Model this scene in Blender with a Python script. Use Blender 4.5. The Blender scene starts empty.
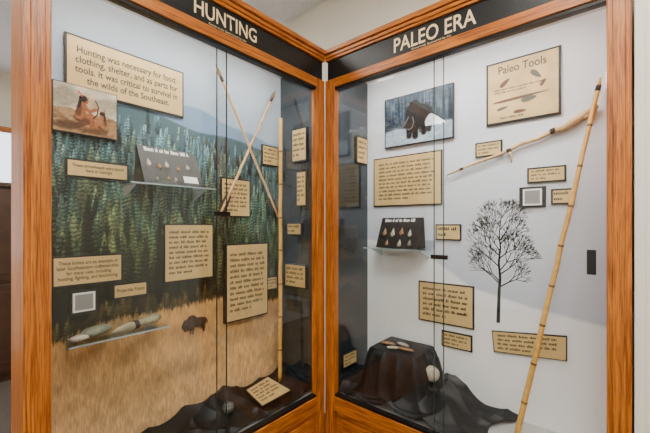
import bpy, bmesh, math, random
import numpy as np
from mathutils import Matrix, Vector

random.seed(7); rng = np.random.default_rng(7)
W = 1.366; PW = 0.068          # case width, post width
ZG, ZO = 0.449, 2.256          # bottom / top of the glazed opening
DL, DR = 0.37, 0.43            # interior depths
scene = bpy.context.scene

# ------------------------------------------------------------------ materials
def lin(c):
    return tuple(((x/255)/12.92 if x/255 <= .04045 else ((x/255+.055)/1.055)**2.4) for x in c)
def new_mat(name):
    m = bpy.data.materials.new(name); m.use_nodes = True
    return m, m.node_tree.nodes, m.node_tree.links, m.node_tree.nodes['Principled BSDF']
def mat(name, col, rough=.5, metal=0, noise=0.0, nscale=30, bump=0, spec=.5, coat=0):
    m, N, Lk, b = new_mat(name)
    c = lin(col)
    b.inputs['Base Color'].default_value = (*c, 1)
    b.inputs['Roughness'].default_value = rough
    b.inputs['Metallic'].default_value = metal
    b.inputs['Specular IOR Level'].default_value = spec
    b.inputs['Coat Weight'].default_value = coat
    if noise or bump:
        tc = N.new('ShaderNodeTexCoord'); n = N.new('ShaderNodeTexNoise')
        n.inputs['Scale'].default_value = nscale; n.inputs['Detail'].default_value = 6
        Lk.new(tc.outputs['Object'], n.inputs['Vector'])
        if noise:
            r = N.new('ShaderNodeValToRGB')
            r.color_ramp.elements[0].position = .3; r.color_ramp.elements[1].position = .7
            r.color_ramp.elements[0].color = (*[x*(1-noise) for x in c], 1)
            r.color_ramp.elements[1].color = (*[min(1, x*(1+noise)) for x in c], 1)
            Lk.new(n.outputs['Fac'], r.inputs['Fac']); Lk.new(r.outputs['Color'], b.inputs['Base Color'])
        if bump:
            bp = N.new('ShaderNodeBump'); bp.inputs['Strength'].default_value = bump
            bp.inputs['Distance'].default_value = .004
            Lk.new(n.outputs['Fac'], bp.inputs['Height']); Lk.new(bp.outputs['Normal'], b.inputs['Normal'])
    return m
def oak(name, axis):
    m, N, Lk, b = new_mat(name)
    tc = N.new('ShaderNodeTexCoord')
    def layer(s_across, s_along, det, dist=0):
        mp = N.new('ShaderNodeMapping'); s = [s_across]*3; s[axis] = s_along
        mp.inputs['Scale'].default_value = s
        Lk.new(tc.outputs['Object'], mp.inputs['Vector'])
        n = N.new('ShaderNodeTexNoise'); n.inputs['Scale'].default_value = 1
        n.inputs['Detail'].default_value = det; n.inputs['Distortion'].default_value = dist
        Lk.new(mp.outputs['Vector'], n.inputs['Vector']); return n
    n1 = layer(80, 3.2, 5, 1.3); n2 = layer(330, 10, 3)
    r1 = N.new('ShaderNodeValToRGB'); e = r1.color_ramp.elements
    e[0].position = .28; e[0].color = (*lin((130, 64, 10)), 1)
    e[1].position = .74; e[1].color = (*lin((214, 132, 42)), 1)
    x = e.new(.5); x.color = (*lin((188, 106, 26)), 1)
    r2 = N.new('ShaderNodeValToRGB'); e = r2.color_ramp.elements
    e[0].position = .38; e[0].color = (.36, .27, .18, 1); e[1].position = .5; e[1].color = (1, 1, 1, 1)
    mx = N.new('ShaderNodeMix'); mx.data_type = 'RGBA'; mx.blend_type = 'MULTIPLY'; mx.inputs[0].default_value = .85
    Lk.new(n1.outputs['Fac'], r1.inputs['Fac']); Lk.new(n2.outputs['Fac'], r2.inputs['Fac'])
    Lk.new(r1.outputs['Color'], mx.inputs[6]); Lk.new(r2.outputs['Color'], mx.inputs[7])
    Lk.new(mx.outputs[2], b.inputs['Base Color'])
    b.inputs['Roughness'].default_value = .36
    bp = N.new('ShaderNodeBump'); bp.inputs['Strength'].default_value = .25; bp.inputs['Distance'].default_value = .001
    Lk.new(n2.outputs['Fac'], bp.inputs['Height']); Lk.new(bp.outputs['Normal'], b.inputs['Normal'])
    return m
def glass_mat(name, tint=(1, 1, 1), boost=1.0):
    m = bpy.data.materials.new(name); m.use_nodes = True
    N = m.node_tree.nodes; Lk = m.node_tree.links; N.clear()
    out = N.new('ShaderNodeOutputMaterial'); mix = N.new('ShaderNodeMixShader')
    tr = N.new('ShaderNodeBsdfTransparent'); tr.inputs['Color'].default_value = (*tint, 1)
    gl = N.new('ShaderNodeBsdfGlossy'); gl.inputs['Roughness'].default_value = .0
    gl.inputs['Color'].default_value = (boost, boost, boost, 1)
    fr = N.new('ShaderNodeFresnel')
    geo = N.new('ShaderNodeNewGeometry'); mr = N.new('ShaderNodeMapRange')
    mr.inputs['To Min'].default_value = 1.35; mr.inputs['To Max'].default_value = 1/1.35
    Lk.new(geo.outputs['Backfacing'], mr.inputs['Value']); Lk.new(mr.outputs['Result'], fr.inputs['IOR'])
    Lk.new(fr.outputs[0], mix.inputs[0]); Lk.new(tr.outputs[0], mix.inputs[1]); Lk.new(gl.outputs[0], mix.inputs[2])
    Lk.new(mix.outputs[0], out.inputs['Surface']); return m
def emit(name, col, s):
    m = bpy.data.materials.new(name); m.use_nodes = True
    N = m.node_tree.nodes; Lk = m.node_tree.links; N.clear()
    out = N.new('ShaderNodeOutputMaterial'); e = N.new('ShaderNodeEmission')
    e.inputs['Color'].default_value = (*col, 1); e.inputs['Strength'].default_value = s
    Lk.new(e.outputs[0], out.inputs['Surface']); return m
def attr_mat(name, rough=.6):
    m, N, Lk, b = new_mat(name)
    a = N.new('ShaderNodeVertexColor'); a.layer_name = 'paint'
    Lk.new(a.outputs['Color'], b.inputs['Base Color']); b.inputs['Roughness'].default_value = rough
    b.inputs['Specular IOR Level'].default_value = .2
    return m

OX, OY, OZ = oak('oak_grain_x', 0), oak('oak_grain_y', 1), oak('oak_grain_z', 2)
M_BLACK = mat('black_sign_panel', (9, 9, 10), .4)
M_TRACK = mat('dark_metal_track', (34, 28, 25), .4, .6)
M_BOARD = mat('black_backing_board', (8, 8, 8), .5)
M_GOLD = mat('brushed_gold_plate', (216, 184, 124), .42, .1, .08, 12)
M_INK = mat('engraved_ink', (24, 17, 10), .6)
M_CREAM = mat('cream_lettering', (240, 212, 164), .5)
M_SLATE = mat('dark_slate_laminate', (34, 42, 48), .12, 0, .1, 8, 0, .9)
M_CLOTH = mat('black_cloth', (6, 6, 8), .5, 0, 0, 60, 0, .45)
M_GLASS = glass_mat('case_glass', (.985, .995, .99))
M_ACR = glass_mat('clear_acrylic', (.93, .96, .96), 1)
M_EDGE = mat('glass_edge', (44, 52, 48), .15)
M_FRO = mat('acrylic_edge', (190, 205, 208), .15)
M_ART = attr_mat('printed_mural'); M_PIC = attr_mat('printed_picture', .45)
M_WHITE = mat('white_paper', (235, 235, 232), .6)
M_GREY = mat('qr_grey_patch', (140, 140, 138), .6)
M_BAMBOO = mat('bamboo_cane', (216, 164, 76), .45, 0, .18, 40, .2)
M_BNODE = mat('bamboo_node', (112, 72, 32), .6)
M_WOODST = mat('carved_stick_wood', (212, 176, 124), .6, 0, .25, 45, .6)
M_STONE = mat('chert_stone', (176, 166, 148), .6, 0, .25, 50, .5)
M_STONE2 = mat('tan_flint', (136, 102, 70), .55, 0, .3, 60, .5)
M_STONE3 = mat('grey_green_stone', (112, 114, 94), .5, 0, .25, 35, .4)
M_SINEW = mat('dark_sinew', (50, 32, 20), .7)
M_FEATH = mat('feather', (60, 46, 36), .8, 0, .4, 80)
M_DECK = mat('case_deck', (178, 178, 176), .5)
M_BISON = mat('bison_fur', (66, 42, 26), .95, 0, .5, 120, .8)
M_TREE = mat('tree_print', (24, 24, 28), .7)

# ------------------------------------------------------------------ mesh helpers
class MB:
    def __init__(s): s.bm = bmesh.new(); s.mats = []
    def mi(s, m):
        if m not in s.mats: s.mats.append(m)
        return s.mats.index(m)
    def face(s, pts, m):
        vs = [s.bm.verts.new(p) for p in pts]; f = s.bm.faces.new(vs); f.material_index = s.mi(m); return f
    def box(s, lo, hi, m):
        x0, y0, z0 = [min(a, b) for a, b in zip(lo, hi)]; x1, y1, z1 = [max(a, b) for a, b in zip(lo, hi)]
        v = [s.bm.verts.new(p) for p in [(x0,y0,z0),(x1,y0,z0),(x1,y1,z0),(x0,y1,z0),(x0,y0,z1),(x1,y0,z1),(x1,y1,z1),(x0,y1,z1)]]
        for q in [(0,3,2,1),(4,5,6,7),(0,1,5,4),(1,2,6,5),(2,3,7,6),(3,0,4,7)]:
            f = s.bm.faces.new([v[i] for i in q]); f.material_index = s.mi(m)
    def prism(s, a, b, m):      # two matching outlines (3d lists)
        va = [s.bm.verts.new(p) for p in a]; vb = [s.bm.verts.new(p) for p in b]; n = len(a); k = s.mi(m)
        fs = [s.bm.faces.new(va), s.bm.faces.new(list(reversed(vb)))]
        for i in range(n): fs.append(s.bm.faces.new([va[i], vb[i], vb[(i+1) % n], va[(i+1) % n]]))
        for f in fs: f.material_index = k
    def tube(s, pts, rad, m, seg=10, flat=None):
        pts = [Vector(p) for p in pts]; rings = []; k = s.mi(m)
        for i, p in enumerate(pts):
            t = (pts[min(i+1, len(pts)-1)] - pts[max(i-1, 0)]).normalized()
            up = Vector((0, 0, 1)) if abs(t.z) < .9 else Vector((1, 0, 0))
            e1 = t.cross(up).normalized(); e2 = e1.cross(t)
            r = rad[i] if isinstance(rad, (list, tuple)) else rad
            rings.append([s.bm.verts.new(p + (e1*math.cos(2*math.pi*j/seg) + e2*math.sin(2*math.pi*j/seg))*r) for j in range(seg)])
        for a, b in zip(rings, rings[1:]):
            for j in range(seg):
                f = s.bm.faces.new([a[j], a[(j+1) % seg], b[(j+1) % seg], b[j]]); f.material_index = k; f.smooth = True
        for rr in (rings[0], list(reversed(rings[-1]))):
            f = s.bm.faces.new(rr); f.material_index = k
    def obj(s, name, parent=None, bevel=0, smooth=False):
        bmesh.ops.recalc_face_normals(s.bm, faces=s.bm.faces)
        me = bpy.data.meshes.new(name); s.bm.to_mesh(me); s.bm.free()
        for m in s.mats: me.materials.append(m)
        o = bpy.data.objects.new(name, me); scene.collection.objects.link(o)
        if smooth:
            for p in me.polygons: p.use_smooth = True
        if parent: o.parent = parent
        if bevel:
            md = o.modifiers.new('bevel', 'BEVEL'); md.width = bevel; md.segments = 2; md.limit_method = 'ANGLE'
        return o
def empty(name):
    o = bpy.data.objects.new(name, None); scene.collection.objects.link(o); return o

class Frame:   # wall surface: a = to the viewer's right, z up, h = out of the wall
    def __init__(s, o, a, h): s.o, s.a, s.h = Vector(o), Vector(a), Vector(h)
    def p(s, a, z, h=0): return s.o + s.a*a + s.h*h + Vector((0, 0, z))
    def rot(s):
        m = Matrix.Identity(4); cols = [s.a, Vector((0, 0, 1)), s.h]
        for j, c in enumerate(cols):
            for i in range(3): m[i][j] = c[i]
        return m
LW = Frame((-DL, 0, 0), (0, 1, 0), (1, 0, 0))
RW = Frame((0, DR, 0), (1, 0, 0), (0, -1, 0))
LS = Frame((0, -.02, 0), (1, 0, 0), (0, -1, 0))
RS = Frame((.02, 0, 0), (0, 1, 0), (1, 0, 0))
LF = Frame((0, 0, 0), (0, 1, 0), (1, 0, 0))      # front planes of the cases
RF = Frame((0, 0, 0), (1, 0, 0), (0, -1, 0))

def fbox(mb, F, a0, a1, z0, z1, h0, h1, m): mb.box(F.p(a0, z0, h0), F.p(a1, z1, h1), m)

def text(body, F, a0, a1, z0, z1, h, m, parent, name='lettering', align='CENTER', bold=0.0, ls=1.0, tilt=None):
    cu = bpy.data.curves.new(name, 'FONT'); cu.body = body; cu.align_x = align; cu.offset = bold
    cu.space_line = ls; cu.materials.append(m); cu.resolution_u = 3
    o = bpy.data.objects.new(name, cu); scene.collection.objects.link(o)
    bpy.context.view_layer.update()
    bb = [Vector(c) for c in o.bound_box]
    x0, x1 = min(c.x for c in bb), max(c.x for c in bb); y0, y1 = min(c.y for c in bb), max(c.y for c in bb)
    sx = (a1-a0)/(x1-x0); sy = (z1-z0)/(y1-y0); s = min(sx, sy); sx = min(sx, s*1.25); sy = min(sy, s*1.25)
    ctr = Matrix.Translation((-(x0+x1)/2, -(y0+y1)/2, 0))
    o.parent = parent
    base = Matrix.Translation(F.p((a0+a1)/2, (z0+z1)/2, h)) @ F.rot()
    if tilt: base = tilt
    o.matrix_basis = base @ Matrix.Diagonal((sx, sy, 1, 1)) @ ctr
    return o

def bars(mb, pt, a0, a1, z0, z1, n, m=M_INK, seed=0, last=.6, fill=.42):
    """engraved rows of words; pt(a,z) -> 3d"""
    r = random.Random(seed); lh = (z1-z0)/n
    for i in range(n):
        zt = z1 - i*lh - lh*.25; x = a0; end = a1 if i < n-1 else a0+(a1-a0)*last
        end -= r.random()*(a1-a0)*.08
        while x < end - lh*.3:
            w = min(lh*r.uniform(.5, 2.3), end-x)
            # letters: short strokes with little gaps
            q = x
            while q < x+w-lh*.05:
                lw = min(lh*r.uniform(.16, .30), x+w-q); up = lh*fill*(1.0 if r.random() < .7 else 1.35)
                mb.face([pt(q, zt-lh*fill), pt(q+lw*.78, zt-lh*fill), pt(q+lw*.78, zt-lh*fill+up), pt(q, zt-lh*fill+up)], m)
                q += lw+lh*.03
            x += w + lh*.32

def plaque(name, F, a0, a1, z0, z1, lines=0, body=None, seed=0, border=.006, h=.014, face=M_GOLD, ls=1.0, title=None, pad=.08):
    mb = MB()
    fbox(mb, F, a0-border*.8, a1+border*.8, z0-border*.8, z1+border*.8, .003, h-.003, M_BOARD)
    fbox(mb, F, a0+border*.6, a1-border*.6, z0+border*.6, z1-border*.6, h-.003, h, face)
    px = (a1-a0)*pad; pz = (z1-z0)*.1
    if lines:
        zt = z1-pz
        bars(mb, lambda a, z: F.p(a, z, h+.0004), a0+px, a1-px, z0+pz, zt, lines, seed=seed)
    o = mb.obj(name)
    if body: text(body, F, a0+px, a1-px, z0+pz, z1-pz, h+.0005, M_INK, o, ls=ls, align='CENTER', bold=.016)
    return o

# ------------------------------------------------------------------ painted canvases
class Canvas:
    def __init__(s, w, h):
        s.w, s.h = w, h; s.im = np.zeros((h, w, 3)); s.Y, s.X = np.mgrid[0:h, 0:w].astype(float)
    def noise(s, gx, gy):
        a = rng.random((gy+2, gx+2)); xs = np.linspace(0, gx, s.w); ys = np.linspace(0, gy, s.h)
        xi = xs.astype(int); yi = ys.astype(int); fx = xs-xi; fy = (ys-yi)[:, None]
        fx = fx*fx*(3-2*fx); fy = fy*fy*(3-2*fy)
        r0 = a[yi][:, xi]*(1-fx)+a[yi][:, xi+1]*fx; r1 = a[yi+1][:, xi]*(1-fx)+a[yi+1][:, xi+1]*fx
        return r0*(1-fy)+r1*fy
    def gamma(s, g, tint=(1, 1, 1)): s.im = 255*np.clip(s.im/255, 0, 1)**g*np.array(tint)
    def blend(s, mask, col):
        m = np.clip(mask, 0, 1)[..., None]; s.im = s.im*(1-m)+np.array(col, float)*m
    def ell(s, cx, cy, rx, ry, ang, col, soft=.15, op=1):
        c, sn = math.cos(ang), math.sin(ang); dx, dy = s.X-cx, s.Y-cy
        d = np.sqrt(((dx*c+dy*sn)/rx)**2+((-dx*sn+dy*c)/ry)**2)
        s.blend(np.clip((1-d)/soft+.5, 0, 1)*op, col)
    def line(s, pts, r, col, soft=1):
        for (x0, y0), (x1, y1) in zip(pts, pts[1:]):
            dx, dy = x1-x0, y1-y0; t = np.clip(((s.X-x0)*dx+(s.Y-y0)*dy)/(dx*dx+dy*dy+1e-9), 0, 1)
            d = np.hypot(s.X-x0-t*dx, s.Y-y0-t*dy); s.blend((r-d)/soft+.5, col)
    def poly(s, pts, col, op=1):
        ins = np.zeros((s.h, s.w), bool); n = len(pts)
        for i in range(n):
            (x0, y0), (x1, y1) = pts[i], pts[(i+1) % n]
            if y0 == y1: continue
            c = ((y0 > s.Y) != (y1 > s.Y)) & (s.X < (x1-x0)*(s.Y-y0)/(y1-y0)+x0); ins ^= c
        s.blend(ins*op, col)
    def mesh(s, name, F, a0, a1, z0, z1, h, m, parent=None):
        A = np.linspace(a0, a1, s.w); Z = np.linspace(z0, z1, s.h); AA, ZZ = np.meshgrid(A, Z)
        o = np.array(F.o)+np.array(F.h)*h
        V = o[None, None, :]+AA[..., None]*np.array(F.a)+ZZ[..., None]*np.array((0, 0, 1))
        idx = np.arange(s.w*s.h).reshape(s.h, s.w)
        Q = np.stack([idx[:-1, :-1], idx[:-1, 1:], idx[1:, 1:], idx[1:, :-1]], -1).reshape(-1, 4)
        me = bpy.data.meshes.new(name); me.vertices.add(s.w*s.h); me.vertices.foreach_set('co', V.reshape(-1))
        me.loops.add(Q.size); me.loops.foreach_set('vertex_index', Q.reshape(-1).astype(np.int32))
        me.polygons.add(len(Q)); me.polygons.foreach_set('loop_start', (np.arange(len(Q))*4).astype(np.int32))
        me.update(calc_edges=True); me.validate()
        c = np.clip(s.im/255, 0, 1); c = np.where(c <= .04045, c/12.92, ((c+.055)/1.055)**2.4)
        at = me.color_attributes.new('paint', 'FLOAT_COLOR', 'POINT')
        at.data.foreach_set('color', np.concatenate([c, np.ones((s.h, s.w, 1))], -1).reshape(-1).astype(np.float32))
        me.materials.append(m); ob = bpy.data.objects.new(name, me); scene.collection.objects.link(ob)
        if parent: ob.parent = parent
        return ob

def forest():
    P = .003; c = Canvas(444, 660); A = -1.33+c.X*P; Z = ZG+c.Y*P; a = A[0]
    n = c.noise(5, 4); n2 = c.noise(14, 9)
    s = np.clip((Z-1.9)/.55, 0, 1)[..., None]
    c.im = (1-s)*np.array((160, 184, 210))+s*np.array((198, 206, 214)); c.im += ((n-.5)*24+(n2-.5)*10)[..., None]
    def ridge(a): return 1.975+.02*math.sin(a*5+.5)+.012*math.sin(a*13)-.10*max(0, a+.5)
    def ridge2(a): return 2.03-.05*math.cos(a*4.2)+.008*math.sin(a*19)
    def grass(a): return 1.0+.045*math.sin(a*3.4+3.9)+.012*math.sin(a*11)
    rg = np.array([ridge(x) for x in a]); r2g = np.array([ridge2(x) for x in a]); gr = np.array([grass(x) for x in a])
    c.blend(((r2g[None, :]-Z)/.012), (122, 150, 180))          # far hazy ridge
    sky = c.im.copy()
    c.blend(((rg[None, :]-Z)/.01), (96, 120, 132))
    haze = c.noise(7, 6); drawn = Z < rg[None, :]
    def tree(ax, zb, h, w, col, rag=.3):
        cx = (ax+1.33)/P; y0 = int((zb-ZG)/P); hp = max(4, h/P); wp = max(1.1, w/P)
        ya, yb = max(0, y0), min(c.h, int(y0+hp)); xa, xb = max(0, int(cx-wp-1)), min(c.w, int(cx+wp+2))
        if ya >= yb or xa >= xb: return
        Y, X = np.mgrid[ya:yb, xa:xb].astype(float); q = (Y-y0)/hp
        lev = 4+hp/9; ph = ((1-q)*lev+np.abs(X-cx)/wp*1.2) % 1.0
        hw = wp*(1-q)**.75*(.45+.5*ph+(rng.random((Y.shape[0], 1))-.5)*.4+(rng.random(Y.shape)-.5)*rag); msk = (np.abs(X-cx) < hw)
        sh = 1+.4*np.clip(-(X-cx)/wp, -1, 1)+.55*(q-.45)+(rng.random(Y.shape)-.5)*.35-.7*(ph-.4)
        reg = c.im[ya:yb, xa:xb]; reg[msk] = (np.array(col)*np.clip(sh, .25, 1.9)[..., None])[msk]; drawn[ya:yb, xa:xb] |= msk
    N = 2300; ds = np.sort(rng.random(N)**.75)
    for d in ds:
        ax = -1.35+rng.random()*1.38; r, g = ridge(ax), grass(ax)
        zb = r-.05-d*(r-g-.04); h = (.07+.17*d)*(.55+.8*rng.random()); w = h*(.16+.07*rng.random())
        far = np.array((106, 134, 150)); mid = np.array((84, 106, 102)); near = np.array((66, 74, 50))
        col = far*(1-d*2)+mid*d*2 if d < .5 else mid*(2-2*d)+near*(2*d-1)
        hz = haze[min(c.h-1, int((zb-ZG)/P)), min(c.w-1, max(0, int((ax+1.33)/P)))]
        col = col*(.6+.75*rng.random()+.4*(hz-.5))
        if rng.random() < .24: col = col*.75+np.array((150, 136, 88))*.33
        tree(ax, zb, h, w, col)
    for ax, zb, h, w in [(-1.31, .93, .70, .10), (-1.23, .93, .60, .09), (-1.17, .94, .5, .08), (-1.10, .95, .64, .085), (-1.04, .97, .42, .07),
                         (-.93, 1.0, .26, .055), (-.87, 1.0, .40, .075), (-.80, 1.0, .50, .08), (-.73, 1.0, .38, .07), (-.65, 1.0, .48, .08),
                         (-.58, .99, .40, .07), (-.51, .98, .3, .055), (-.40, .97, .30, .055), (-.25, .96, .24, .05), (-.12, .95, .28, .055)]:
        tree(ax, zb, h, w, np.array((48, 52, 40))*(.8+.4*rng.random()), .7)
    for k in range(320):
        ax = -1.33+rng.random()*1.33; tree(ax, grass(ax)-.02, .03+.09*rng.random(), .02+.02*rng.random(), np.array((80, 70, 46))*(.6+.8*rng.random()), .6)
    dk = 255*np.clip(c.im/255, 0, 1)**1.32*np.array((.97, 1.0, .96)); c.im = np.where(drawn[..., None], dk, c.im)
    # tall grass
    blade = rng.random((c.h, c.w)); k = 9
    cs = np.cumsum(np.vstack([np.zeros((1, c.w)), np.vstack([blade, blade[:k]])]), 0); bl = (cs[k:]-cs[:-k])[:c.h]/k
    tuft = c.noise(60, 46); big = c.noise(4, 22)
    v = np.clip((Z-ZG)/.55, 0, 1)[..., None]
    g = (1-v)*np.array((214, 174, 126))+v*np.array((200, 152, 94))
    g = g*(1+((bl-.5)*.6*(1.2-v[..., 0]*.4)+(tuft-.5)*.15+(big-.5)*.22)[..., None])
    edge = gr[None, :]+(bl-.5)*.07+(rng.random((1, c.w))-.5)*.014
    m = np.clip((edge-Z)/.02+.5, 0, 1)[..., None]; c.im = c.im*(1-m)+g*m
    return c

def snow():
    c = Canvas(240, 330); A = c.X/239*1.36; Z = ZG+c.Y/329*(2.44-ZG)
    s = np.clip((Z-1.0)/1.4, 0, 1)[..., None]
    c.im = (1-s)*np.array((188, 195, 210))+s*np.array((234, 236, 242)); c.im += ((c.noise(4, 4)-.5)*12)[..., None]
    line = np.interp(A, [0, .3, .5, .7, 1.0, 1.36], [1.36, 1.34, 1.24, 1.11, 1.04, .99])
    m = np.clip((line-Z)/.02+.5, 0, 1)
    c.blend(m, (247, 248, 250)); fade = np.clip(1-(line-Z)/.35, 0, 1)*m
    c.blend(fade*.2, (214, 219, 228))
    c.im += ((c.noise(3, 14)-.5)*8)[..., None]*m[..., None]
    return c

# ------------------------------------------------------------------ room shell
def shell(name, lo, hi, m): b = MB(); b.box(lo, hi, m); return b.obj(name)
M_WALL = mat('cream_wall_paint', (232, 225, 210), .8, 0, .03, 4)
M_CEIL = mat('ceiling_texture', (236, 236, 238), .95, 0, .08, 90, .5)
M_FLOOR = mat('floor_carpet', (74, 66, 58), .9, 0, .2, 60)
M_WRIGHT = mat('white_wall_paint', (236, 230, 218), .7)
shell('floor', (-4, -5, -.1), (4, .6, 0), M_FLOOR)
shell('ceiling', (-4, -5, 3.175), (4, .6, 3.3), M_CEIL)
shell('wall_back', (-4, .46, 0), (4, .6, 3.175), M_WALL)
shell('wall_left', (-4.1, -5, 0), (-4, .6, 3.175), M_WALL)
shell('wall_right', (4, -5, 0), (4.1, .6, 3.175), M_WALL)
shell('wall_front', (-4, -5.1, 0), (4, -5, 3.175), M_WALL)
b = MB(); b.box((1.385, .01, 0), (4, .455, 3.175), M_WRIGHT)
b.box((1.372, -.004, .0), (1.40, .02, 2.6), M_WRIGHT); b.box((1.43, -.002, .1), (2.6, .012, 2.5), mat('pale_panel', (236, 232, 222), .5))
b.obj('wall_alcove', bevel=.002)
shell('baseboard_back', (-4, .44, 0), (-.5, .459, .12), mat('dark_baseboard', (60, 45, 34), .5))

# window far left
wnd = empty('window_1')
b = MB(); b.box((-3.99, -1.9, 1.0), (-3.985, -.3, 2.5), emit('daylight_pane', (.82, .9, 1), 3.0)); b.obj('pane', wnd)
b = MB()
for y in (-1.93, -1.1, -.33): b.box((-3.985, y, .95), (-3.94, y+.06, 2.56), OZ)
for z in (.95, 1.72, 2.5): b.box((-3.984, -1.93, z), (-3.942, -.27, z+.06), OY)
b.obj('frame', wnd, bevel=.004)
# dark wooden cabinet in the far room
bk = empty('storage_cabinet'); b = MB(); mw = mat('dark_walnut', (66, 42, 26), .45, 0, .2, 12)
b.box((-3.35, -1.35, .08), (-2.97, -.4, 1.80), mw); b.box((-3.37, -1.38, 1.80), (-2.94, -.37, 1.84), mw); b.box((-3.33, -1.32, 0), (-3.0, -.43, .08), mw)
b.obj('carcass', bk, bevel=.004)
b = MB()
for y0 in (-1.33, -.87):
    for z0, z1 in ((.12, .90), (.94, 1.77)):
        b.box((-2.972, y0, z0), (-2.95, y0+.44, z1), mw); b.box((-2.951, y0+.06, z0+.06), (-2.94, y0+.38, z1-.06), mw)
        b.box((-2.952, y0+(.40 if y0 < -1 else .02), (z0+z1)/2-.05), (-2.925, y0+(.42 if y0 < -1 else .04), (z0+z1)/2+.05), M_TRACK)
b.obj('doors', bk, bevel=.003)

# ceiling light fixtures
for i, (x, y) in enumerate([(1.6, -1.2), (-1.2, -1.6), (1.8, -3.6), (-1.4, -3.7)]):
    e = empty('ceiling_light_panel'); b = MB(); b.box((x-.62, y-.32, 3.15), (x+.62, y+.32, 3.174), M_WHITE)
    b.obj('housing', e, bevel=.004)
    b = MB(); b.box((x-.58, y-.28, 3.143), (x+.58, y+.28, 3.149), emit('diffuser_%d' % i, (1, .96, .9), 34)); b.obj('diffuser', e)

# ------------------------------------------------------------------ display cases
def build_case(side):
    root = empty('display_case'); D = DL if side == 'L' else DR
    if side == 'L': Pt = lambda u, w, z: (-w, -u, z); OA, OB = OY, OX
    else: Pt = lambda u, w, z: (u, w, z); OA, OB = OX, OY
    def bx(mb, u0, u1, w0, w1, z0, z1, m): mb.box(Pt(u0, w0, z0), Pt(u1, w1, z1), m)
    # posts
    b = MB()
    for u0, u1 in ((0, PW), (W-PW, W)):
        bx(b, u0+.001, u1, .001, .045, 0, 2.306, OZ)
        bx(b, u0+.016, u1-.016, -.004, .002, .36, 2.25, OZ)
    b.obj('posts', root, bevel=.003)
    # rails
    b = MB()
    bx(b, PW, W-PW, .002, .045, ZG-.085, ZG, OA)
    bx(b, PW, W-PW, .008, .045, 0.04, .13, OA)
    bx(b, PW, W-PW, .002, .045, ZO, 2.306, OA)
    bx(b, .0, W, .0, .06, 2.42, 2.435, OA)
    b.obj('rails', root, bevel=.003)
    b = MB()
    bx(b, .012, W-.0, .012, .05, 2.306, 2.42, M_BLACK); b.obj('header_board', root)
    b = MB()   # crown moulding, stepped
    s0 = .0
    bx(b, s0+.0, W+.01, -.006, .06, 2.435, 2.455, OA); bx(b, s0, W+.02, -.016, .06, 2.455, 2.482, OA)
    b.obj('crown_moulding', root, bevel=.004)
    # base panels
    b = MB()
    bx(b, PW, W-PW, .022, .04, .13, ZG-.085, OA)
    for k in range(2):
        u0 = PW+.05+k*.6; bx(b, u0, u0+.52, .012, .024, .17, ZG-.12, OA)
    b.obj('base_panels', root, bevel=.006)
    # carcass
    back_end = W-.03 if side == 'L' else W
    b = MB()
    bx(b, 0.0, .019, .045, D+.02, 0, 2.43, M_SLATE)
    b.obj('end_panel_inner', root)
    b = MB()
    bx(b, back_end-.02, back_end, .21 if side == 'L' else .045, D+.02, 0, 2.43, OZ)
    if side == 'L': bx(b, W-.02, W, .045, .21, 0, 2.43, OZ)
    b.obj('end_panel_outer', root)
    b = MB(); bx(b, .019, back_end-.02, .045, D, ZG-.03, ZG, M_DECK); b.obj('deck', root)
    b = MB(); bx(b, .019, back_end-.02, .051, D, 2.42, 2.434, M_WHITE); b.obj('canopy', root)
    b = MB(); bx(b, .0, back_end, D+.004, D+.024, 0, 2.434, mat('backer_board', (180, 180, 180), .8)); b.obj('backer', root)
    # tracks
    b = MB()
    for z0, z1 in ((ZG, ZG+.012), (ZO-.014, ZO)): bx(b, PW, W-PW, .008, .042, z0, z1, M_TRACK)
    b.obj('sliding_track', root)
    # two sliding glass doors
    mid = W/2
    for k, (u0, u1, w) in enumerate(((PW-.004, mid+.022, .031), (mid-.018, W-PW+.004, .016))):
        b = MB(); bx(b, u0, u1, w, w+.005, ZG+.008, ZO-.008, M_GLASS); g = b.obj('glass_door_%d' % (k+1), root)
        b = MB()
        for ue in ((u1,) if k == 0 else (u0,)): bx(b, ue-.0015, ue+.0015, w-.0005, w+.0055, ZG+.009, ZO-.009, M_EDGE)
        b.obj('glass_door_edge_%d' % (k+1), root)
    # pull + lock
    b = MB()
    if side == 'R': bx(b, W-PW-.055, W-PW-.028, .009, .016, 1.27, 1.36, M_BLACK)
    zl = 1.30 if side == 'R' else 1.50
    bx(b, mid-.03, mid+.05, .004, .015, zl-.010, zl+.010, M_TRACK); b.obj('door_hardware', root, bevel=.002)
    # LED strip
    b = MB(); bx(b, .06, W-.1, .055, .075, 2.385, 2.41, M_WHITE); b.obj('led_housing', root)
    b = MB(); bx(b, .07, W-.11, .058, .072, 2.381, 2.385, emit('led_'+side, (1, .97, .93) if side == 'R' else (1, .95, .88), 220 if side == 'R' else 180)); b.obj('led_strip', root)
    return root
caseL = build_case('L'); caseR = build_case('R')
mural = forest().mesh('forest_mural', LW, -1.33, -.02, ZG, 2.42, .002, M_ART, caseL)
snowm = snow().mesh('snow_mural', RW, .02, 1.346, ZG, 2.42, .002, M_ART, caseR)

# header lettering
text('HUNTING', LF, -.825, -.500, 2.330, 2.404, -.0115, M_CREAM, caseL, 'header_lettering', bold=.012)
text('Generously Sponsored by the', LF, -.80, -.52, 2.312, 2.324, -.0115, M_CREAM, caseL, 'sponsor_lettering')
text('PALEO ERA', RF, .455, .858, 2.330, 2.404, -.0115, M_CREAM, caseR, 'header_lettering', bold=.012)
text('Generously Sponsored by the', RF, .50, .80, 2.312, 2.324, -.0115, M_CREAM, caseR, 'sponsor_lettering')

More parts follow.
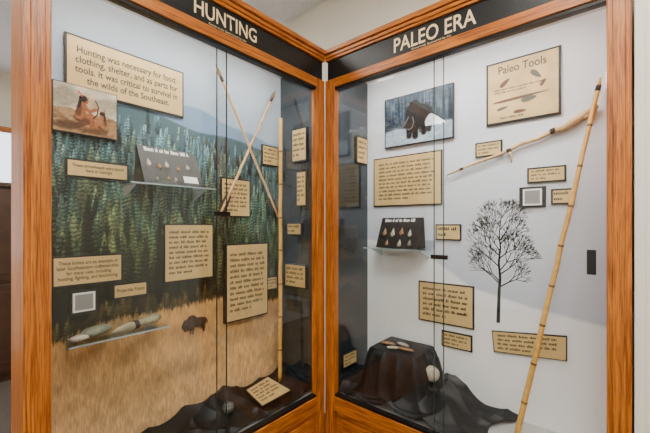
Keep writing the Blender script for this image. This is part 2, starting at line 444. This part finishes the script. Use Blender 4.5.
# ------------------------------------------------------------------ left case signs
plaque('quote_plaque', LW, -1.184, -.697, 2.0, 2.222, body='Hunting was necessary for food,\nclothing, shelter, and as parts for\ntools. It was critical to survival in\nthe wilds of the Southeast.', h=.016, pad=.06)
plaque('arrowheads_plaque', LW, -1.181, -.955, 1.65, 1.718, body='These arrowheads were found\nhere in Georgia')
plaque('text_plaque', LW, -.788, -.526, 1.168, 1.453, lines=9, seed=1)
plaque('knives_plaque', LW, -1.226, -.979, 1.204, 1.321, body='These knives are an example of\nlater Southeastern craftsmanship,\nfor many uses, including\nhunting, fighting, and butchering.', pad=.05)
plaque('small_label', LW, -1.011, -.872, 1.125, 1.185, body='Projectile Points')
plaque('text_plaque', LW, -.470, -.278, 1.50, 1.714, lines=7, seed=2)
plaque('text_plaque', LW, -.451, -.154, .90, 1.337, lines=11, seed=3, h=.03)
plaque('small_label', LW, -.178, -.054, 1.83, 1.95, lines=4, seed=4)
plaque('small_label', LW, -.154, -.06, 1.04, 1.117, lines=3, seed=5)
def qr(F, a0, a1, z0, z1):
    b = MB(); fbox(b, F, a0, a1, z0, z1, .003, .012, M_BOARD)
    ca, cz = (a0+a1)/2, (z0+z1)/2; s = min(a1-a0, z1-z0)*.40
    fbox(b, F, ca-s, ca+s, cz-s, cz+s, .012, .0135, M_WHITE); fbox(b, F, ca-s*.8, ca+s*.8, cz-s*.8, cz+s*.8, .0135, .0140, M_GREY)
    b.obj('code_label')
qr(LW, -1.171, -1.072, 1.08, 1.182)
# end wall plaques
plaque('small_label', LS, -.245, -.125, 1.85, 2.05, lines=5, seed=8)
plaque('small_label', LS, -.205, -.128, 1.57, 1.78, lines=6, seed=9)
plaque('small_label', LS, -.29, -.17, 1.39, 1.46, lines=2, seed=10)
plaque('small_label', LS, -.31, -.13, 1.06, 1.2, lines=4, seed=11)
plaque('small_label', RS, .29, .405, 1.86, 2.03, lines=4, seed=12)
plaque('small_label', RS, .14, .28, .56, .64, lines=3, seed=13)

# hunter painting: two crouching hunters, warm oil colours
c = Canvas(120, 110); c.im[:] = (214, 204, 186); c.im += ((c.noise(5, 5)-.5)*60)[..., None]
c.poly([(0, 0), (120, 0), (120, 44), (95, 52), (60, 46), (30, 56), (0, 52)], (160, 128, 92))
c.ell(18, 78, 30, 26, .3, (136, 128, 110), .6, .8); c.ell(98, 74, 28, 20, 0, (134, 128, 106), .6, .7); c.ell(60, 70, 20, 26, 0, (160, 132, 100), .6, .6)
for k in range(90):
    x, y = rng.random()*120, rng.random()*46; c.ell(x, y, 5+6*rng.random(), 2+2*rng.random(), rng.random()-.5, np.array((150, 116, 80))*(.6+.7*rng.random()), .6, .6)
def crouch(ox, oy, s, sk, hide, flip=1):
    P_ = lambda x, y: (ox+flip*x*s, oy+y*s)
    c.line([P_(0, 14), P_(14, 20), P_(16, 2)], 5*s, sk, 2)                     # bent leg
    c.line([P_(-4, 12), P_(8, 8), P_(-4, 0)], 5*s, tuple(np.array(sk)*.7), 2)
    c.ell(*P_(-3, 14), 9*s, 8*s, 0, hide, .3)
    c.line([P_(-3, 18), P_(1, 34)], 8*s, sk, 2); c.line([P_(-5, 20), P_(-3, 32)], 4*s, tuple(np.array(sk)*.65), 2)
    c.line([P_(2, 38), P_(12, 28), P_(22, 34)], 3*s, sk, 1.5)
    c.ell(*P_(5, 47), 5.5*s, 6.5*s, 0, sk, .2); c.ell(*P_(2, 50), 6.5*s, 6*s, .4, (30, 20, 16), .2); c.line([P_(-2, 46), P_(-4, 34)], 2.4*s, (30, 20, 16), 1.5)
    c.line([P_(1, 54), P_(-5, 62)], 1.1*s, (196, 74, 48))
crouch(50, 20, 1.25, (150, 94, 58), (84, 52, 32)); crouch(92, 14, .85, (156, 102, 66), (150, 112, 70), -1)
c.line([(76, 84), (82, 70), (80, 52), (72, 40)], 1.2, (50, 30, 18)); c.ell(26, 16, 26, 10, .1, (86, 60, 40), .5, .9); c.ell(74, 10, 24, 7, 0, (100, 72, 46), .5, .9)
c.im += ((c.noise(40, 36)-.5)*30)[..., None]; c.gamma(1.1)
b = MB(); fbox(b, LW, -1.229, -1.001, 1.822, 2.020, .003, .022, M_BOARD); hp = b.obj('hunter_painting')
c.mesh('canvas', LW, -1.226, -1.004, 1.825, 2.017, .0225, M_PIC, hp)
# mammoth picture: dark shaggy animal walking through a snowy wood
c = Canvas(150, 110); t = (c.Y/110)[..., None]; c.im = (1-t)*np.array((160, 178, 192))+t*np.array((96, 112, 126)); c.im += ((c.noise(8, 6)-.5)*50)[..., None]
for k in range(70):
    x = rng.random()*150; h = 30+rng.random()*65; w_ = 3+rng.random()*4
    g_ = np.array((58, 74, 86))*(.6+.9*rng.random()); c.poly([(x-w_, 34), (x+w_, 34), (x, 34+h)], g_, .6)
c.blend(np.clip((34+4*np.sin(c.X*.06)-c.Y)/5+.5, 0, 1), (186, 200, 212)); c.im += ((c.noise(24, 30)-.5)*34)[..., None]
dk = (30, 27, 28); md = (56, 49, 46)
# seen three-quarter from the front, head toward the viewer's left
c.poly([(48, 58), (50, 74), (56, 84), (62, 92), (70, 96), (77, 92), (84, 84), (94, 80), (104, 73), (110, 60), (109, 42), (102, 34), (60, 34), (50, 44)], dk)
for x, yy, rr_ in ((57, 17, 6), (71, 15, 6.5), (90, 20, 5.5), (101, 24, 5)): c.line([(x, 46), (x, yy)], rr_, dk, 3)
for k in range(220):
    x = 50+rng.random()*58; y = 30+rng.random()*55; c.line([(x, y), (x-1, y-9)], .7, tuple(np.array(md)*(.4+.8*rng.random())), 1.5)
c.ell(77, 72, 4, 8, -.2, (64, 52, 42), .4); c.ell(62, 74, 8, 12, 0, (50, 44, 40), .6, .7)
c.line([(60, 68), (58, 52), (58, 38), (61, 28), (59, 24)], 3.2, (44, 36, 32), 2)
for pts in ([(56, 60), (49, 48), (42, 40), (36, 40), (34, 46)], [(65, 58), (68, 46), (64, 35), (57, 31), (53, 34)]): c.line(pts, 1.0, (140, 136, 124), 1)
sp = (rng.random((c.h, c.w)) > .985)*1.0; c.blend(sp*.4, (200, 205, 212)); c.gamma(1.35)
b = MB(); fbox(b, RW, .166, .614, 1.95, 2.266, .003, .02, M_BOARD); mp = b.obj('mammoth_picture')
c.mesh('print', RW, .172, .608, 1.956, 2.260, .0205, M_PIC, mp)

# ------------------------------------------------------------------ right case signs
def tools_poster():
    F = RW; b = MB(); a0, a1, z0, z1 = .793, 1.119, 1.985, 2.305
    fbox(b, F, a0-.004, a1+.004, z0-.004, z1+.004, .003, .014, M_BOARD); fbox(b, F, a0+.006, a1-.006, z0+.006, z1-.006, .014, .017, mat('parchment', (222, 188, 132), .6, 0, .18, 9))
    def leaf(ca, cz, l, w, ang, m):
        pts = []
        for k in range(14):
            th = 2*math.pi*k/14; x = l*math.cos(th); y = w*math.sin(th)*(1-.35*math.cos(th))
            pts.append((ca+x*math.cos(ang)-y*math.sin(ang), cz+x*math.sin(ang)+y*math.cos(ang)))
        b.face([F.p(p, q, .0175) for p, q in pts], m)
    br = mat('tool_print_brown', (104, 70, 40), .6); gy = mat('tool_print_grey', (98, 90, 76), .6)
    leaf(.95, 2.10, .13, .007, .05, br); leaf(.99, 2.085, .035, .014, .1, gy); leaf(.88, 2.19, .03, .011, .7, br)
    leaf(1.02, 2.20, .032, .012, -.8, gy); leaf(.95, 2.03, .03, .009, 0, br); leaf(.87, 2.06, .028, .008, .2, gy); leaf(1.05, 2.15, .02, .008, 1, br)
    bars(b, lambda a, z: F.p(a, z, .0176), .83, 1.08, 2.135, 2.165, 2, seed=33); bars(b, lambda a, z: F.p(a, z, .0176), .86, 1.05, 1.998, 2.018, 1, seed=34)
    o = b.obj('paleo_tools_poster'); text('Paleo Tools', F, .85, 1.065, 2.235, 2.285, .0178, M_INK, o, bold=.008)
tools_poster()
plaque('text_plaque', RW, .080, .540, 1.575, 1.888, lines=10, seed=21)
plaque('small_label', RW, .736, .862, 1.823, 1.895, lines=3, seed=28)
plaque('small_label', RW, .986, 1.139, 1.663, 1.731, lines=3, seed=22)
plaque('small_label', RW, 1.087, 1.170, 1.553, 1.619, lines=2, seed=23)
qr(RW, .946, 1.062, 1.538, 1.641)
plaque('small_label', RW, .510, .650, 1.365, 1.450, lines=2, seed=24)
plaque('text_plaque', RW, .403, .720, .875, 1.105, lines=6, seed=25)
plaque('small_label', RW, .546, .710, .747, .830, lines=3, seed=26)
def g_plaque():
    mb = MB(); F = RW; q = [(.826, .774), (1.147, .806), (1.147, .925), (.815, .885)]
    mb.prism([F.p(a, z, .003) for a, z in q], [F.p(a, z, .012) for a, z in q], M_BOARD)
    s = [(a+(.98-a)*.03, z+(.845-z)*.09) for a, z in q]
    mb.prism([F.p(a, z, .0121) for a, z in s], [F.p(a, z, .014) for a, z in s], M_GOLD)
    def pt(a, z):
        k = (a-.82)/.327; return F.p(a, .774+k*.034+(z)*(.111+.008*k), .0145)
    # word strokes sized in metres, mapped to the skewed board
    bars(mb, lambda a, z: pt(a, (z-.774)/.115), .845, 1.12, .786, .876, 4, seed=27); mb.obj('text_plaque')
g_plaque()

# bare tree printed on the snow mural
def bare_tree():
    mb = MB(); r = random.Random(5); F = RW
    def seg(p, q, w0, w1):
        d = Vector((q[0]-p[0], q[1]-p[1])); n = Vector((-d.y, d.x)).normalized()
        mb.face([F.p(p[0]-n.x*w0, p[1]-n.y*w0, .0035), F.p(q[0]-n.x*w1, q[1]-n.y*w1, .0035), F.p(q[0]+n.x*w1, q[1]+n.y*w1, .0035), F.p(p[0]+n.x*w0, p[1]+n.y*w0, .0035)], M_TREE)
    def lim(x, z): return math.hypot((x-.86)/.17, (z-1.34)/(.245 if z > 1.34 else .24))
    def grow(p, ang, l, w, d):
        if d == 0 or l < .006: return
        e = lim(*p)
        if e > .98 and r.random() < (e-.9)*6: return
        q = (p[0]+l*math.sin(ang), p[1]+l*math.cos(ang)); seg(p, q, w, w*.72)
        n = 3 if r.random() < .25 else 2
        for k in range(n):
            s = (k-(n-1)/2)*r.uniform(.35, .75)+r.uniform(-.2, .2)
            grow(q, ang*.86+s, l*r.uniform(.72, .92)*(.8 if e > .85 else 1), max(.0009, w*.64), d-1)
    seg((.845, .93), (.85, 1.10), .009, .0075)
    pts = [(.85, 1.10), (.855, 1.17), (.848, 1.25), (.856, 1.33), (.85, 1.40), (.856, 1.46)]
    ws = [.0075, .006, .0048, .0036, .0026, .0018]
    for i in range(5): seg(pts[i], pts[i+1], ws[i], ws[i+1])
    for i, (x, z) in enumerate(pts):
        for sgn in (-1, 1):
            grow((x, z+.02*sgn), sgn*r.uniform(.65, 1.05)*(1-.06*i), .058-.004*i, .0038-.0004*i, 6)
    for i in range(4): grow((pts[i][0], pts[i][1]+.04), (-1)**(i+1)*r.uniform(.5, .9), .055, .003, 6)
    grow(pts[-1], .1, .035, .0018, 5)
    mb.obj('bare_tree_print', caseR)
bare_tree()

# ------------------------------------------------------------------ spears, sticks
def bend(p0, p1, n, wob, r):
    p0, p1 = Vector(p0), Vector(p1); out = []
    for i in range(n+1):
        t = i/n; v = p0.lerp(p1, t); k = math.sin(math.pi*t)
        out.append(v+Vector((r.uniform(-1, 1), r.uniform(-1, 1)*.3, r.uniform(-1, 1)))*wob*k)
    return out
def cane(name, p0, p1, r0, r1, nodes, wob=.002, seed=1):
    e = MB(); r = random.Random(seed); p0, p1 = Vector(p0), Vector(p1)
    pts = bend(p0, p1, 24, wob, r); rad = [r0+(r1-r0)*i/24 for i in range(25)]
    e.tube(pts, rad, M_BAMBOO, 12)
    for k in range(1, nodes):
        t = k/nodes; i = t*24; a = pts[int(i)].lerp(pts[min(24, int(i)+1)], i % 1); d = (p1-p0).normalized(); R_ = r0+(r1-r0)*t
        e.tube([a-d*.005, a-d*.0015, a+d*.0015, a+d*.005], [R_*1.0, R_*1.13, R_*1.13, R_*1.0], M_BNODE, 12)
    return e
e = cane('s', (.972, .205, .462), (1.266, .378, 2.07), .0125, .009, 9)
d = (Vector((1.266, .378, 2.07))-Vector((.972, .205, .462))).normalized(); tp = Vector((1.266, .378, 2.07))
e.tube([tp-d*.03, tp-d*.005], [.011, .0105], M_SINEW); e.tube([tp-d*.006, tp+d*.03], [.009, .004], M_BAMBOO)
e.obj('bamboo_spear')
# atlatl / hafted stick
e = MB()
ap = [(.581, 1.739), (.66, 1.765), (.74, 1.79), (.82, 1.81), (.90, 1.835), (.96, 1.862), (1.03, 1.875), (1.09, 1.902), (1.14, 1.91), (1.18, 1.938), (1.22, 1.962), (1.262, 1.985)]
rr = [.004, .0065, .0075, .008, .009, .010, .010, .012, .016, .018, .014, .006]
e.tube([RW.p(a, z, .022) for a, z in ap], rr, M_WOODST, 12)
e.tube([RW.p(.581, 1.739, .022), RW.p(.572, 1.728, .022), RW.p(.585, 1.722, .022)], [.005, .006, .002], M_STONE)
e.tube([RW.p(.90, 1.835, .022), RW.p(.915, 1.80, .022), RW.p(.912, 1.77, .022)], [.006, .005, .003], M_WOODST)
e.tube([RW.p(1.20, 1.95, .022), RW.p(1.235, 1.945, .02), RW.p(1.262, 1.985, .02)], [.012, .012, .004], M_WOODST)
for k in (.66, .90, 1.09): 
    i = [j for j in range(len(ap)) if abs(ap[j][0]-k) < 1e-6][0]
    e.tube([RW.p(k-.01, ap[i][1]-.003, .022), RW.p(k+.012, ap[i][1]+.004, .022)], rr[i]*1.15, M_SINEW)
    e.tube([RW.p(k, ap[i][1], .003), RW.p(k, ap[i][1], .02)], .003, M_SINEW)
e.obj('atlatl')
e = cane('s', (-.263, -.12, .475), (-.263, -.115, 2.11), .013, .011, 8, .003, 4); e.obj('wooden_staff')
def arrow(a0, z0, a1, z1, seed):
    e = MB(); r = random.Random(seed); P0, P1 = LW.p(a0, z0, .045), LW.p(a1, z1, .035)
    pts = bend(P0, P1, 16, .003, r); e.tube(pts, .0075, M_WOODST, 10); d = (P1-P0).normalized()
    e.tube([P0+d*.03, P0, P0-d*.045], [.008, .011, .001], M_STONE2, 6); e.tube([P0+d*.01, P0+d*.05], .0085, M_SINEW)
    n = d.cross(Vector((1, 0, 0))).normalized()
    for s in (-1, 1):
        q = [P1-d*.02+n*s*.005, P1-d*.04+n*s*.024, P1-d*.12+n*s*.02, P1-d*.15+n*s*.005]
        e.prism([p for p in q], [p+Vector((.0015, 0, 0)) for p in q], M_FEATH)
    e.obj('hunting_arrow')
arrow(-.508, 2.281, -.07, 1.50, 1); arrow(-.122, 2.264, -.500, 1.50, 2)

# ------------------------------------------------------------------ stone points
def point(mb, M, pts, th, m):
    n = len(pts); cx = sum(p[0] for p in pts)/n; cy = sum(p[1] for p in pts)/n
    V = [mb.bm.verts.new(M @ Vector((x, y, 0))) for x, y in pts]
    I = [mb.bm.verts.new(M @ Vector((cx+(x-cx)*.55, cy+(y-cy)*.6, th*random.uniform(.75, 1.1)))) for x, y in pts]
    k = mb.mi(m)
    for i in range(n):
        f = mb.bm.faces.new([V[i], V[(i+1) % n], I[(i+1) % n], I[i]]); f.material_index = k
    f = mb.bm.faces.new(I); f.material_index = k
    f = mb.bm.faces.new(list(reversed(V))); f.material_index = k
def arrowhead(w, h):
    return [(0, h), (w*.28, h*.6), (w*.5, h*.18), (w*.28, h*.16), (w*.22, 0), (-w*.22, 0), (-w*.28, h*.16), (-w*.5, h*.18), (-w*.28, h*.6)]
def stand(name, F, a0, a1, z0, z1, h0, h1, items, label):
    """tilted black board on a wedge, h0 = foot distance from wall, h1 = top distance"""
    b = MB()
    A = lambda a, s, off=0: F.p(a, z0+(z1-z0)*s, h0+(h1-h0)*s+off)
    side = lambda a: [F.p(a, z0, h0), F.p(a, z1, h1), F.p(a, z1-.004, h1-.012), F.p(a, z0, h1-.03)]
    b.prism(side(a0), side(a1), M_BOARD)
    bars(b, lambda a, z: A(a, (z-z0)/(z1-z0), .0012), a0+(a1-a0)*.1, a1-(a1-a0)*.1, z0+(z1-z0)*.84, z0+(z1-z0)*.97, 1, M_WHITE, 5, 1, .6)
    o = b.obj(name); up = (F.p(0, z1, h1)-F.p(0, z0, h0)).normalized(); nn = F.a.cross(up).normalized()
    R_ = Matrix.Identity(4)
    for j, cc in enumerate((F.a, up, nn)):
        for i in range(3): R_[i][j] = cc[i]
    b = MB()
    for a, s, w, h, m in items:
        Mx = Matrix.Translation(A(a, s, .002)) @ R_; point(b, Mx, arrowhead(w, h), .006, m)
    b.obj('stone_points', o)
    if label:
        b = MB(); Mx = lambda a, s: A(a, s, .0025)
        b.face([Mx(label[0], label[2]), Mx(label[1], label[2]), Mx(label[1], label[3]), Mx(label[0], label[3])], M_WHITE); b.obj('label', o)
    return o
L_items = [(-.905, .42, .026, .048, M_STONE), (-.862, .38, .024, .043, M_STONE2), (-.825, .44, .026, .042, M_STONE), (-.775, .37, .022, .04, M_STONE2), (-.725, .45, .024, .033, M_STONE),
           (-.885, .06, .019, .03, M_STONE3), (-.835, .1, .02, .028, M_STONE2), (-.80, .07, .018, .028, M_STONE)]
stand('arrowhead_display', LW, -.94, -.665, 1.634, 1.81, .16, .07, L_items, (-.76, -.69, .08, .26))
R_items = [(.22, .40, .030, .052, M_STONE2), (.277, .37, .032, .058, M_STONE), (.335, .42, .030, .052, M_STONE2), (.39, .38, .028, .048, M_STONE),
           (.25, .06, .028, .043, M_STONE2), (.335, .05, .028, .048, M_STONE), (.40, .09, .026, .038, M_STONE3)]
stand('spearpoint_display', RW, .179, .455, 1.312, 1.495, .15, .07, R_items, None)
def shelf(F, a0, a1, z, d, brackets=True):
    b = MB(); fbox(b, F, a0, a1, z-.006, z, .004, d, M_ACR)
    fbox(b, F, a0, a1, z-.006, z, d, d+.0015, M_FRO)
    fbox(b, F, a0, a1, z, z+.05, .004, .008, M_ACR); fbox(b, F, a0, a1, z-.006, z+.018, d+.0016, d+.004, M_ACR)
    for a in (a0+.03, a1-.04):
        b.prism([F.p(a, z-.007, .004), F.p(a, z-.007, d*.8), F.p(a, z-.06, .004)], [F.p(a+.005, z-.007, .004), F.p(a+.005, z-.007, d*.8), F.p(a+.005, z-.06, .004)], M_FRO)
    return b.obj('acrylic_shelf')
shelf(LW, -1.0, -.60, 1.631, .17); shelf(RW, .10, .50, 1.309, .17); shelf(LW, -1.21, -.84, 1.0, .17)

def blob(name, ctr, rad, rotz, m, seed, disp=.12, sub=3, parent=None, tilt=0):
    bm = bmesh.new(); bmesh.ops.create_icosphere(bm, subdivisions=sub, radius=1); r = np.random.default_rng(seed); ph = r.random((5, 4))*6
    for v in bm.verts:
        p = v.co; k = 1+disp*sum(math.sin(p.x*(2+i)+ph[i][0])*math.sin(p.y*(2.5+i)+ph[i][1])*math.cos(p.z*(2+i)+ph[i][2]) for i in range(5))/2
        v.co = p*k
    bm.transform(Matrix.Translation(ctr) @ Matrix.Rotation(rotz, 4, 'Z') @ Matrix.Rotation(tilt, 4, 'Y') @ Matrix.Diagonal((*rad, 1)))
    me = bpy.data.meshes.new(name); bm.to_mesh(me); bm.free(); me.materials.append(m)
    o = bpy.data.objects.new(name, me); scene.collection.objects.link(o)
    if parent: o.parent = parent
    for p in me.polygons: p.use_smooth = sub > 2
    return o
# stone celt and long bone knife on the lower-left shelf
blob('stone_celt', (-.275, -1.10, 1.022), (.026, .064, .021), .25, M_STONE3, 1)
M_BONE = mat('weathered_bone', (150, 142, 112), .55, 0, .3, 30, .4)
b = MB()
kp = [(-.225, -1.06, 1.014), (-.232, -1.03, 1.018), (-.240, -.99, 1.021), (-.252, -.95, 1.023), (-.264, -.91, 1.023), (-.276, -.875, 1.026), (-.284, -.845, 1.028)]
b.tube([Vector(p) for p in kp], [.004, .014, .019, .016, .016, .022, .012], M_BONE, 12)
b.tube([Vector((-.243, -.975, 1.022)), Vector((-.250, -.955, 1.0225))], .0195, M_SINEW, 12)
b.obj('bone_knife')
blob('stone_scraper', (-.25, -1.165, 1.014), (.022, .03, .013), -.3, M_STONE, 5)

# ------------------------------------------------------------------ cloths
def sstep(x): x = max(0, min(1, x)); return x*x*(3-2*x)
def cloth(name, x0, x1, y0, y1, nx, ny, hf, edge=None):
    bm = bmesh.new(); g = []
    for j in range(ny+1):
        row = []
        for i in range(nx+1):
            u, v = i/nx, j/ny; x, y = x0+(x1-x0)*u, y0+(y1-y0)*v
            if edge: x, y = edge(x, y, u, v)
            row.append(bm.verts.new((x, y, ZG+.004+hf(x, y))))
        g.append(row)
    for j in range(ny):
        for i in range(nx):
            f = bm.faces.new([g[j][i], g[j][i+1], g[j+1][i+1], g[j+1][i]]); f.smooth = True
    me = bpy.data.meshes.new(name); bm.to_mesh(me); bm.free(); me.materials.append(M_CLOTH)
    o = bpy.data.objects.new(name, me); scene.collection.objects.link(o)
    s = o.modifiers.new('thick', 'SOLIDIFY'); s.thickness = .002; s.offset = 1
    return o
def ridge_f(t): return (1-abs(math.sin(t)))**1.8           # thin fold, flat between
def folds(x, y, amp, ph):
    return amp*(.9*ridge_f(6*x+9*y+ph+1.3*math.sin(6*x-4*y))+.6*ridge_f(15*x-6*y+1.5*math.sin(7*y+ph))+.4*ridge_f(19*y+10*x+ph+math.sin(11*x)))
def hL(x, y):
    wall = sstep((-.24-x)/.12)*(.035+.012*math.sin(9*y)+.006*math.sin(27*y+1)); rise = sstep((y+.30)/.25)*.02
    flat = 1-.85*math.exp(-(((x+.205)/.11)**4+((y+.27)/.13)**4))
    return max(0, (folds(x, y, .030, .4)+wall+rise)*flat)*sstep((y+1.02)/.2)
cloth('black_cloth', -.366, -.052, -1.0, -.024, 80, 200, hL, lambda x, y, u, v: (x, y+.05*(1-v)*math.sin(x*24)))
def hR(x, y):
    by = sstep((y-.10)/.08)
    t1 = sstep((x-.11)/.10)*sstep((.60-x)/.12)*by; top = .27*t1
    low = .085*sstep((x-.35)/.1)*sstep((.80-x)/.18)*sstep((y-.07)/.1)
    top = max(top, low); slope = 1-abs(min(1, top/.27)*2-1)
    ang = math.atan2(y-.30, x-.34)
    f = ridge_f(ang*5.5+.9*math.sin(ang*3))*.06*slope+folds(x, y, .028, 2.1)*(1-.92*sstep((top-.2)/.06))
    return top+f+.012*sstep((y-.36)/.06)*(top < .2)
cloth('black_cloth', .024, .90, .052, .424, 220, 100, hR, lambda x, y, u, v: (x+.05*math.sin(y*16+1)*u*u, y))
# plaque lying on the cloth, left
mb = MB(); q = [(-.293, -.36, .505), (-.315, -.172, .515), (-.115, -.162, .488), (-.118, -.38, .478)]
mb.prism([Vector(p)-Vector((0, 0, .008)) for p in q], [Vector(p) for p in q], M_BOARD)
cq = Vector((-.21, -.27, .4965)); s = [cq+(Vector(p)-cq)*.93+Vector((0, 0, .001)) for p in q]
mb.prism(s, [p+Vector((0, 0, .0015)) for p in s], M_GOLD)
def ptq(a, z):   # metres across / up the lying plaque
    a /= .19; z /= .18; p = s[3].lerp(s[2], a); p2 = s[0].lerp(s[1], a); return p.lerp(p2, z)+Vector((0, 0, .0021))
bars(mb, ptq, .015, .175, .02, .165, 5, seed=40); mb.obj('text_plaque')
# net-wrapped ball, left
bz = ZG+.006+hL(-.205, -.53)+.033
e = empty('netted_ball'); blob('ball', (-.205, -.53, bz), (.03, .03, .03), 0, mat('ball_grey', (120, 118, 112), .6, 0, .2, 60), 3, .02, 3, e)
b = MB()
for k in range(6):
    an = k*math.pi/6; pts = [Vector((-.205+.031*math.cos(t)*math.cos(an), -.53+.031*math.cos(t)*math.sin(an), bz+.031*math.sin(t))) for t in np.linspace(0, 2*math.pi, 25)]
    b.tube(pts, .0012, M_BOARD, 5)
for zz in (-.016, 0, .016):
    rr_ = math.sqrt(.031**2-zz*zz); b.tube([Vector((-.205+rr_*math.cos(t), -.53+rr_*math.sin(t), bz+zz)) for t in np.linspace(0, 2*math.pi, 25)], .0012, M_BOARD, 5)
b.obj('net', e)
# stones on the covered block, right
for k, (x, y, rx, ry, rz, m) in enumerate([(.27, .27, .05, .016, .2, M_STONE2), (.35, .31, .045, .015, -.2, M_STONE), (.40, .25, .05, .017, .1, M_STONE2), (.33, .22, .035, .012, .5, M_STONE)]):
    blob('stone_blade', (x, y, ZG+.004+hR(x, y)+.012), (rx, ry, .009), rz, m, 20+k, .15, 2)
blob('hammerstone', (.545, .27, ZG+.004+hR(.545, .27)+.040), (.044, .044, .042), 0, M_STONE, 9, .04)

# ------------------------------------------------------------------ bison on the mural (relief)
def bison():
    bm = bmesh.new()
    def E(y, z, ry, rz, rx, rot=0, x=0):
        r = bmesh.ops.create_icosphere(bm, subdivisions=3, radius=1)
        M = Matrix.Translation((x, y, z)) @ Matrix.Rotation(rot, 4, 'X') @ Matrix.Diagonal((rx, ry, rz, 1)); bmesh.ops.transform(bm, matrix=M, verts=r['verts'])
    def C(p, q, r0, r1):
        p, q = Vector(p), Vector(q)
        for i in range(9):
            t = i/8; c_ = p.lerp(q, t); rr = r0+(r1-r0)*t
            k = bmesh.ops.create_icosphere(bm, subdivisions=2, radius=rr); bmesh.ops.translate(bm, vec=c_, verts=k['verts'])
    # facing -Y (viewer left); unit: metres, total length ~.125
    E(.020, .050, .034, .021, .018); E(-.012, .056, .028, .028, .020); E(-.014, .072, .018, .014, .013); E(.042, .050, .016, .018, .016)
    E(-.040, .050, .015, .017, .014, .5); E(-.050, .040, .009, .013, .010, .3); E(-.044, .028, .006, .012, .006); E(-.030, .040, .014, .018, .015)
    C((-.036, .064, .0), (-.036, .064, 0), .008, .008)
    for sx in (-1, 1): C((sx*.010-0, -.042, .062), (sx*.016, -.046, .074), .003, .0012)
    for sx, dy in ((-1, 0), (1, .007)):
        x = sx*.009
        C((x, -.018+dy, .04), (x, -.016+dy, .018), .009, .0045); C((x, -.016+dy, .018), (x, -.017+dy, .002), .004, .0035)
        C((x, .046-dy, .046), (x, .040-dy, .028), .011, .007); C((x, .040-dy, .028), (x, .048-dy, .019), .006, .004); C((x, .048-dy, .019), (x, .046-dy, .002), .0038, .0034)
    C((0, .057, .056), (0, .064, .032), .0025, .002)
    me = bpy.data.meshes.new('bison_relief'); bm.to_mesh(me); bm.free(); me.materials.append(M_BISON)
    o = bpy.data.objects.new('bison_relief', me); scene.collection.objects.link(o)
    rm = o.modifiers.new('union', 'REMESH'); rm.mode = 'VOXEL'; rm.voxel_size = .0018; rm.use_smooth_shade = True
    o.location = (-DL+.0135, -.632, .882); o.scale = (.5, 1.2, 1.15)
bison()

# ------------------------------------------------------------------ camera
cam = bpy.data.cameras.new('camera'); co = bpy.data.objects.new('camera', cam); scene.collection.objects.link(co)
co.location = (1.329, -1.561, 1.45); co.rotation_euler = (math.radians(90), 0, math.radians(40.4))
cam.sensor_width = 36; cam.lens = 344/650*36; cam.shift_y = 8.5/650; cam.clip_start = .02
scene.camera = co
w = bpy.data.worlds.new('world'); scene.world = w; w.use_nodes = True
w.node_tree.nodes['Background'].inputs[0].default_value = (.8, .85, .9, 1); w.node_tree.nodes['Background'].inputs[1].default_value = .3
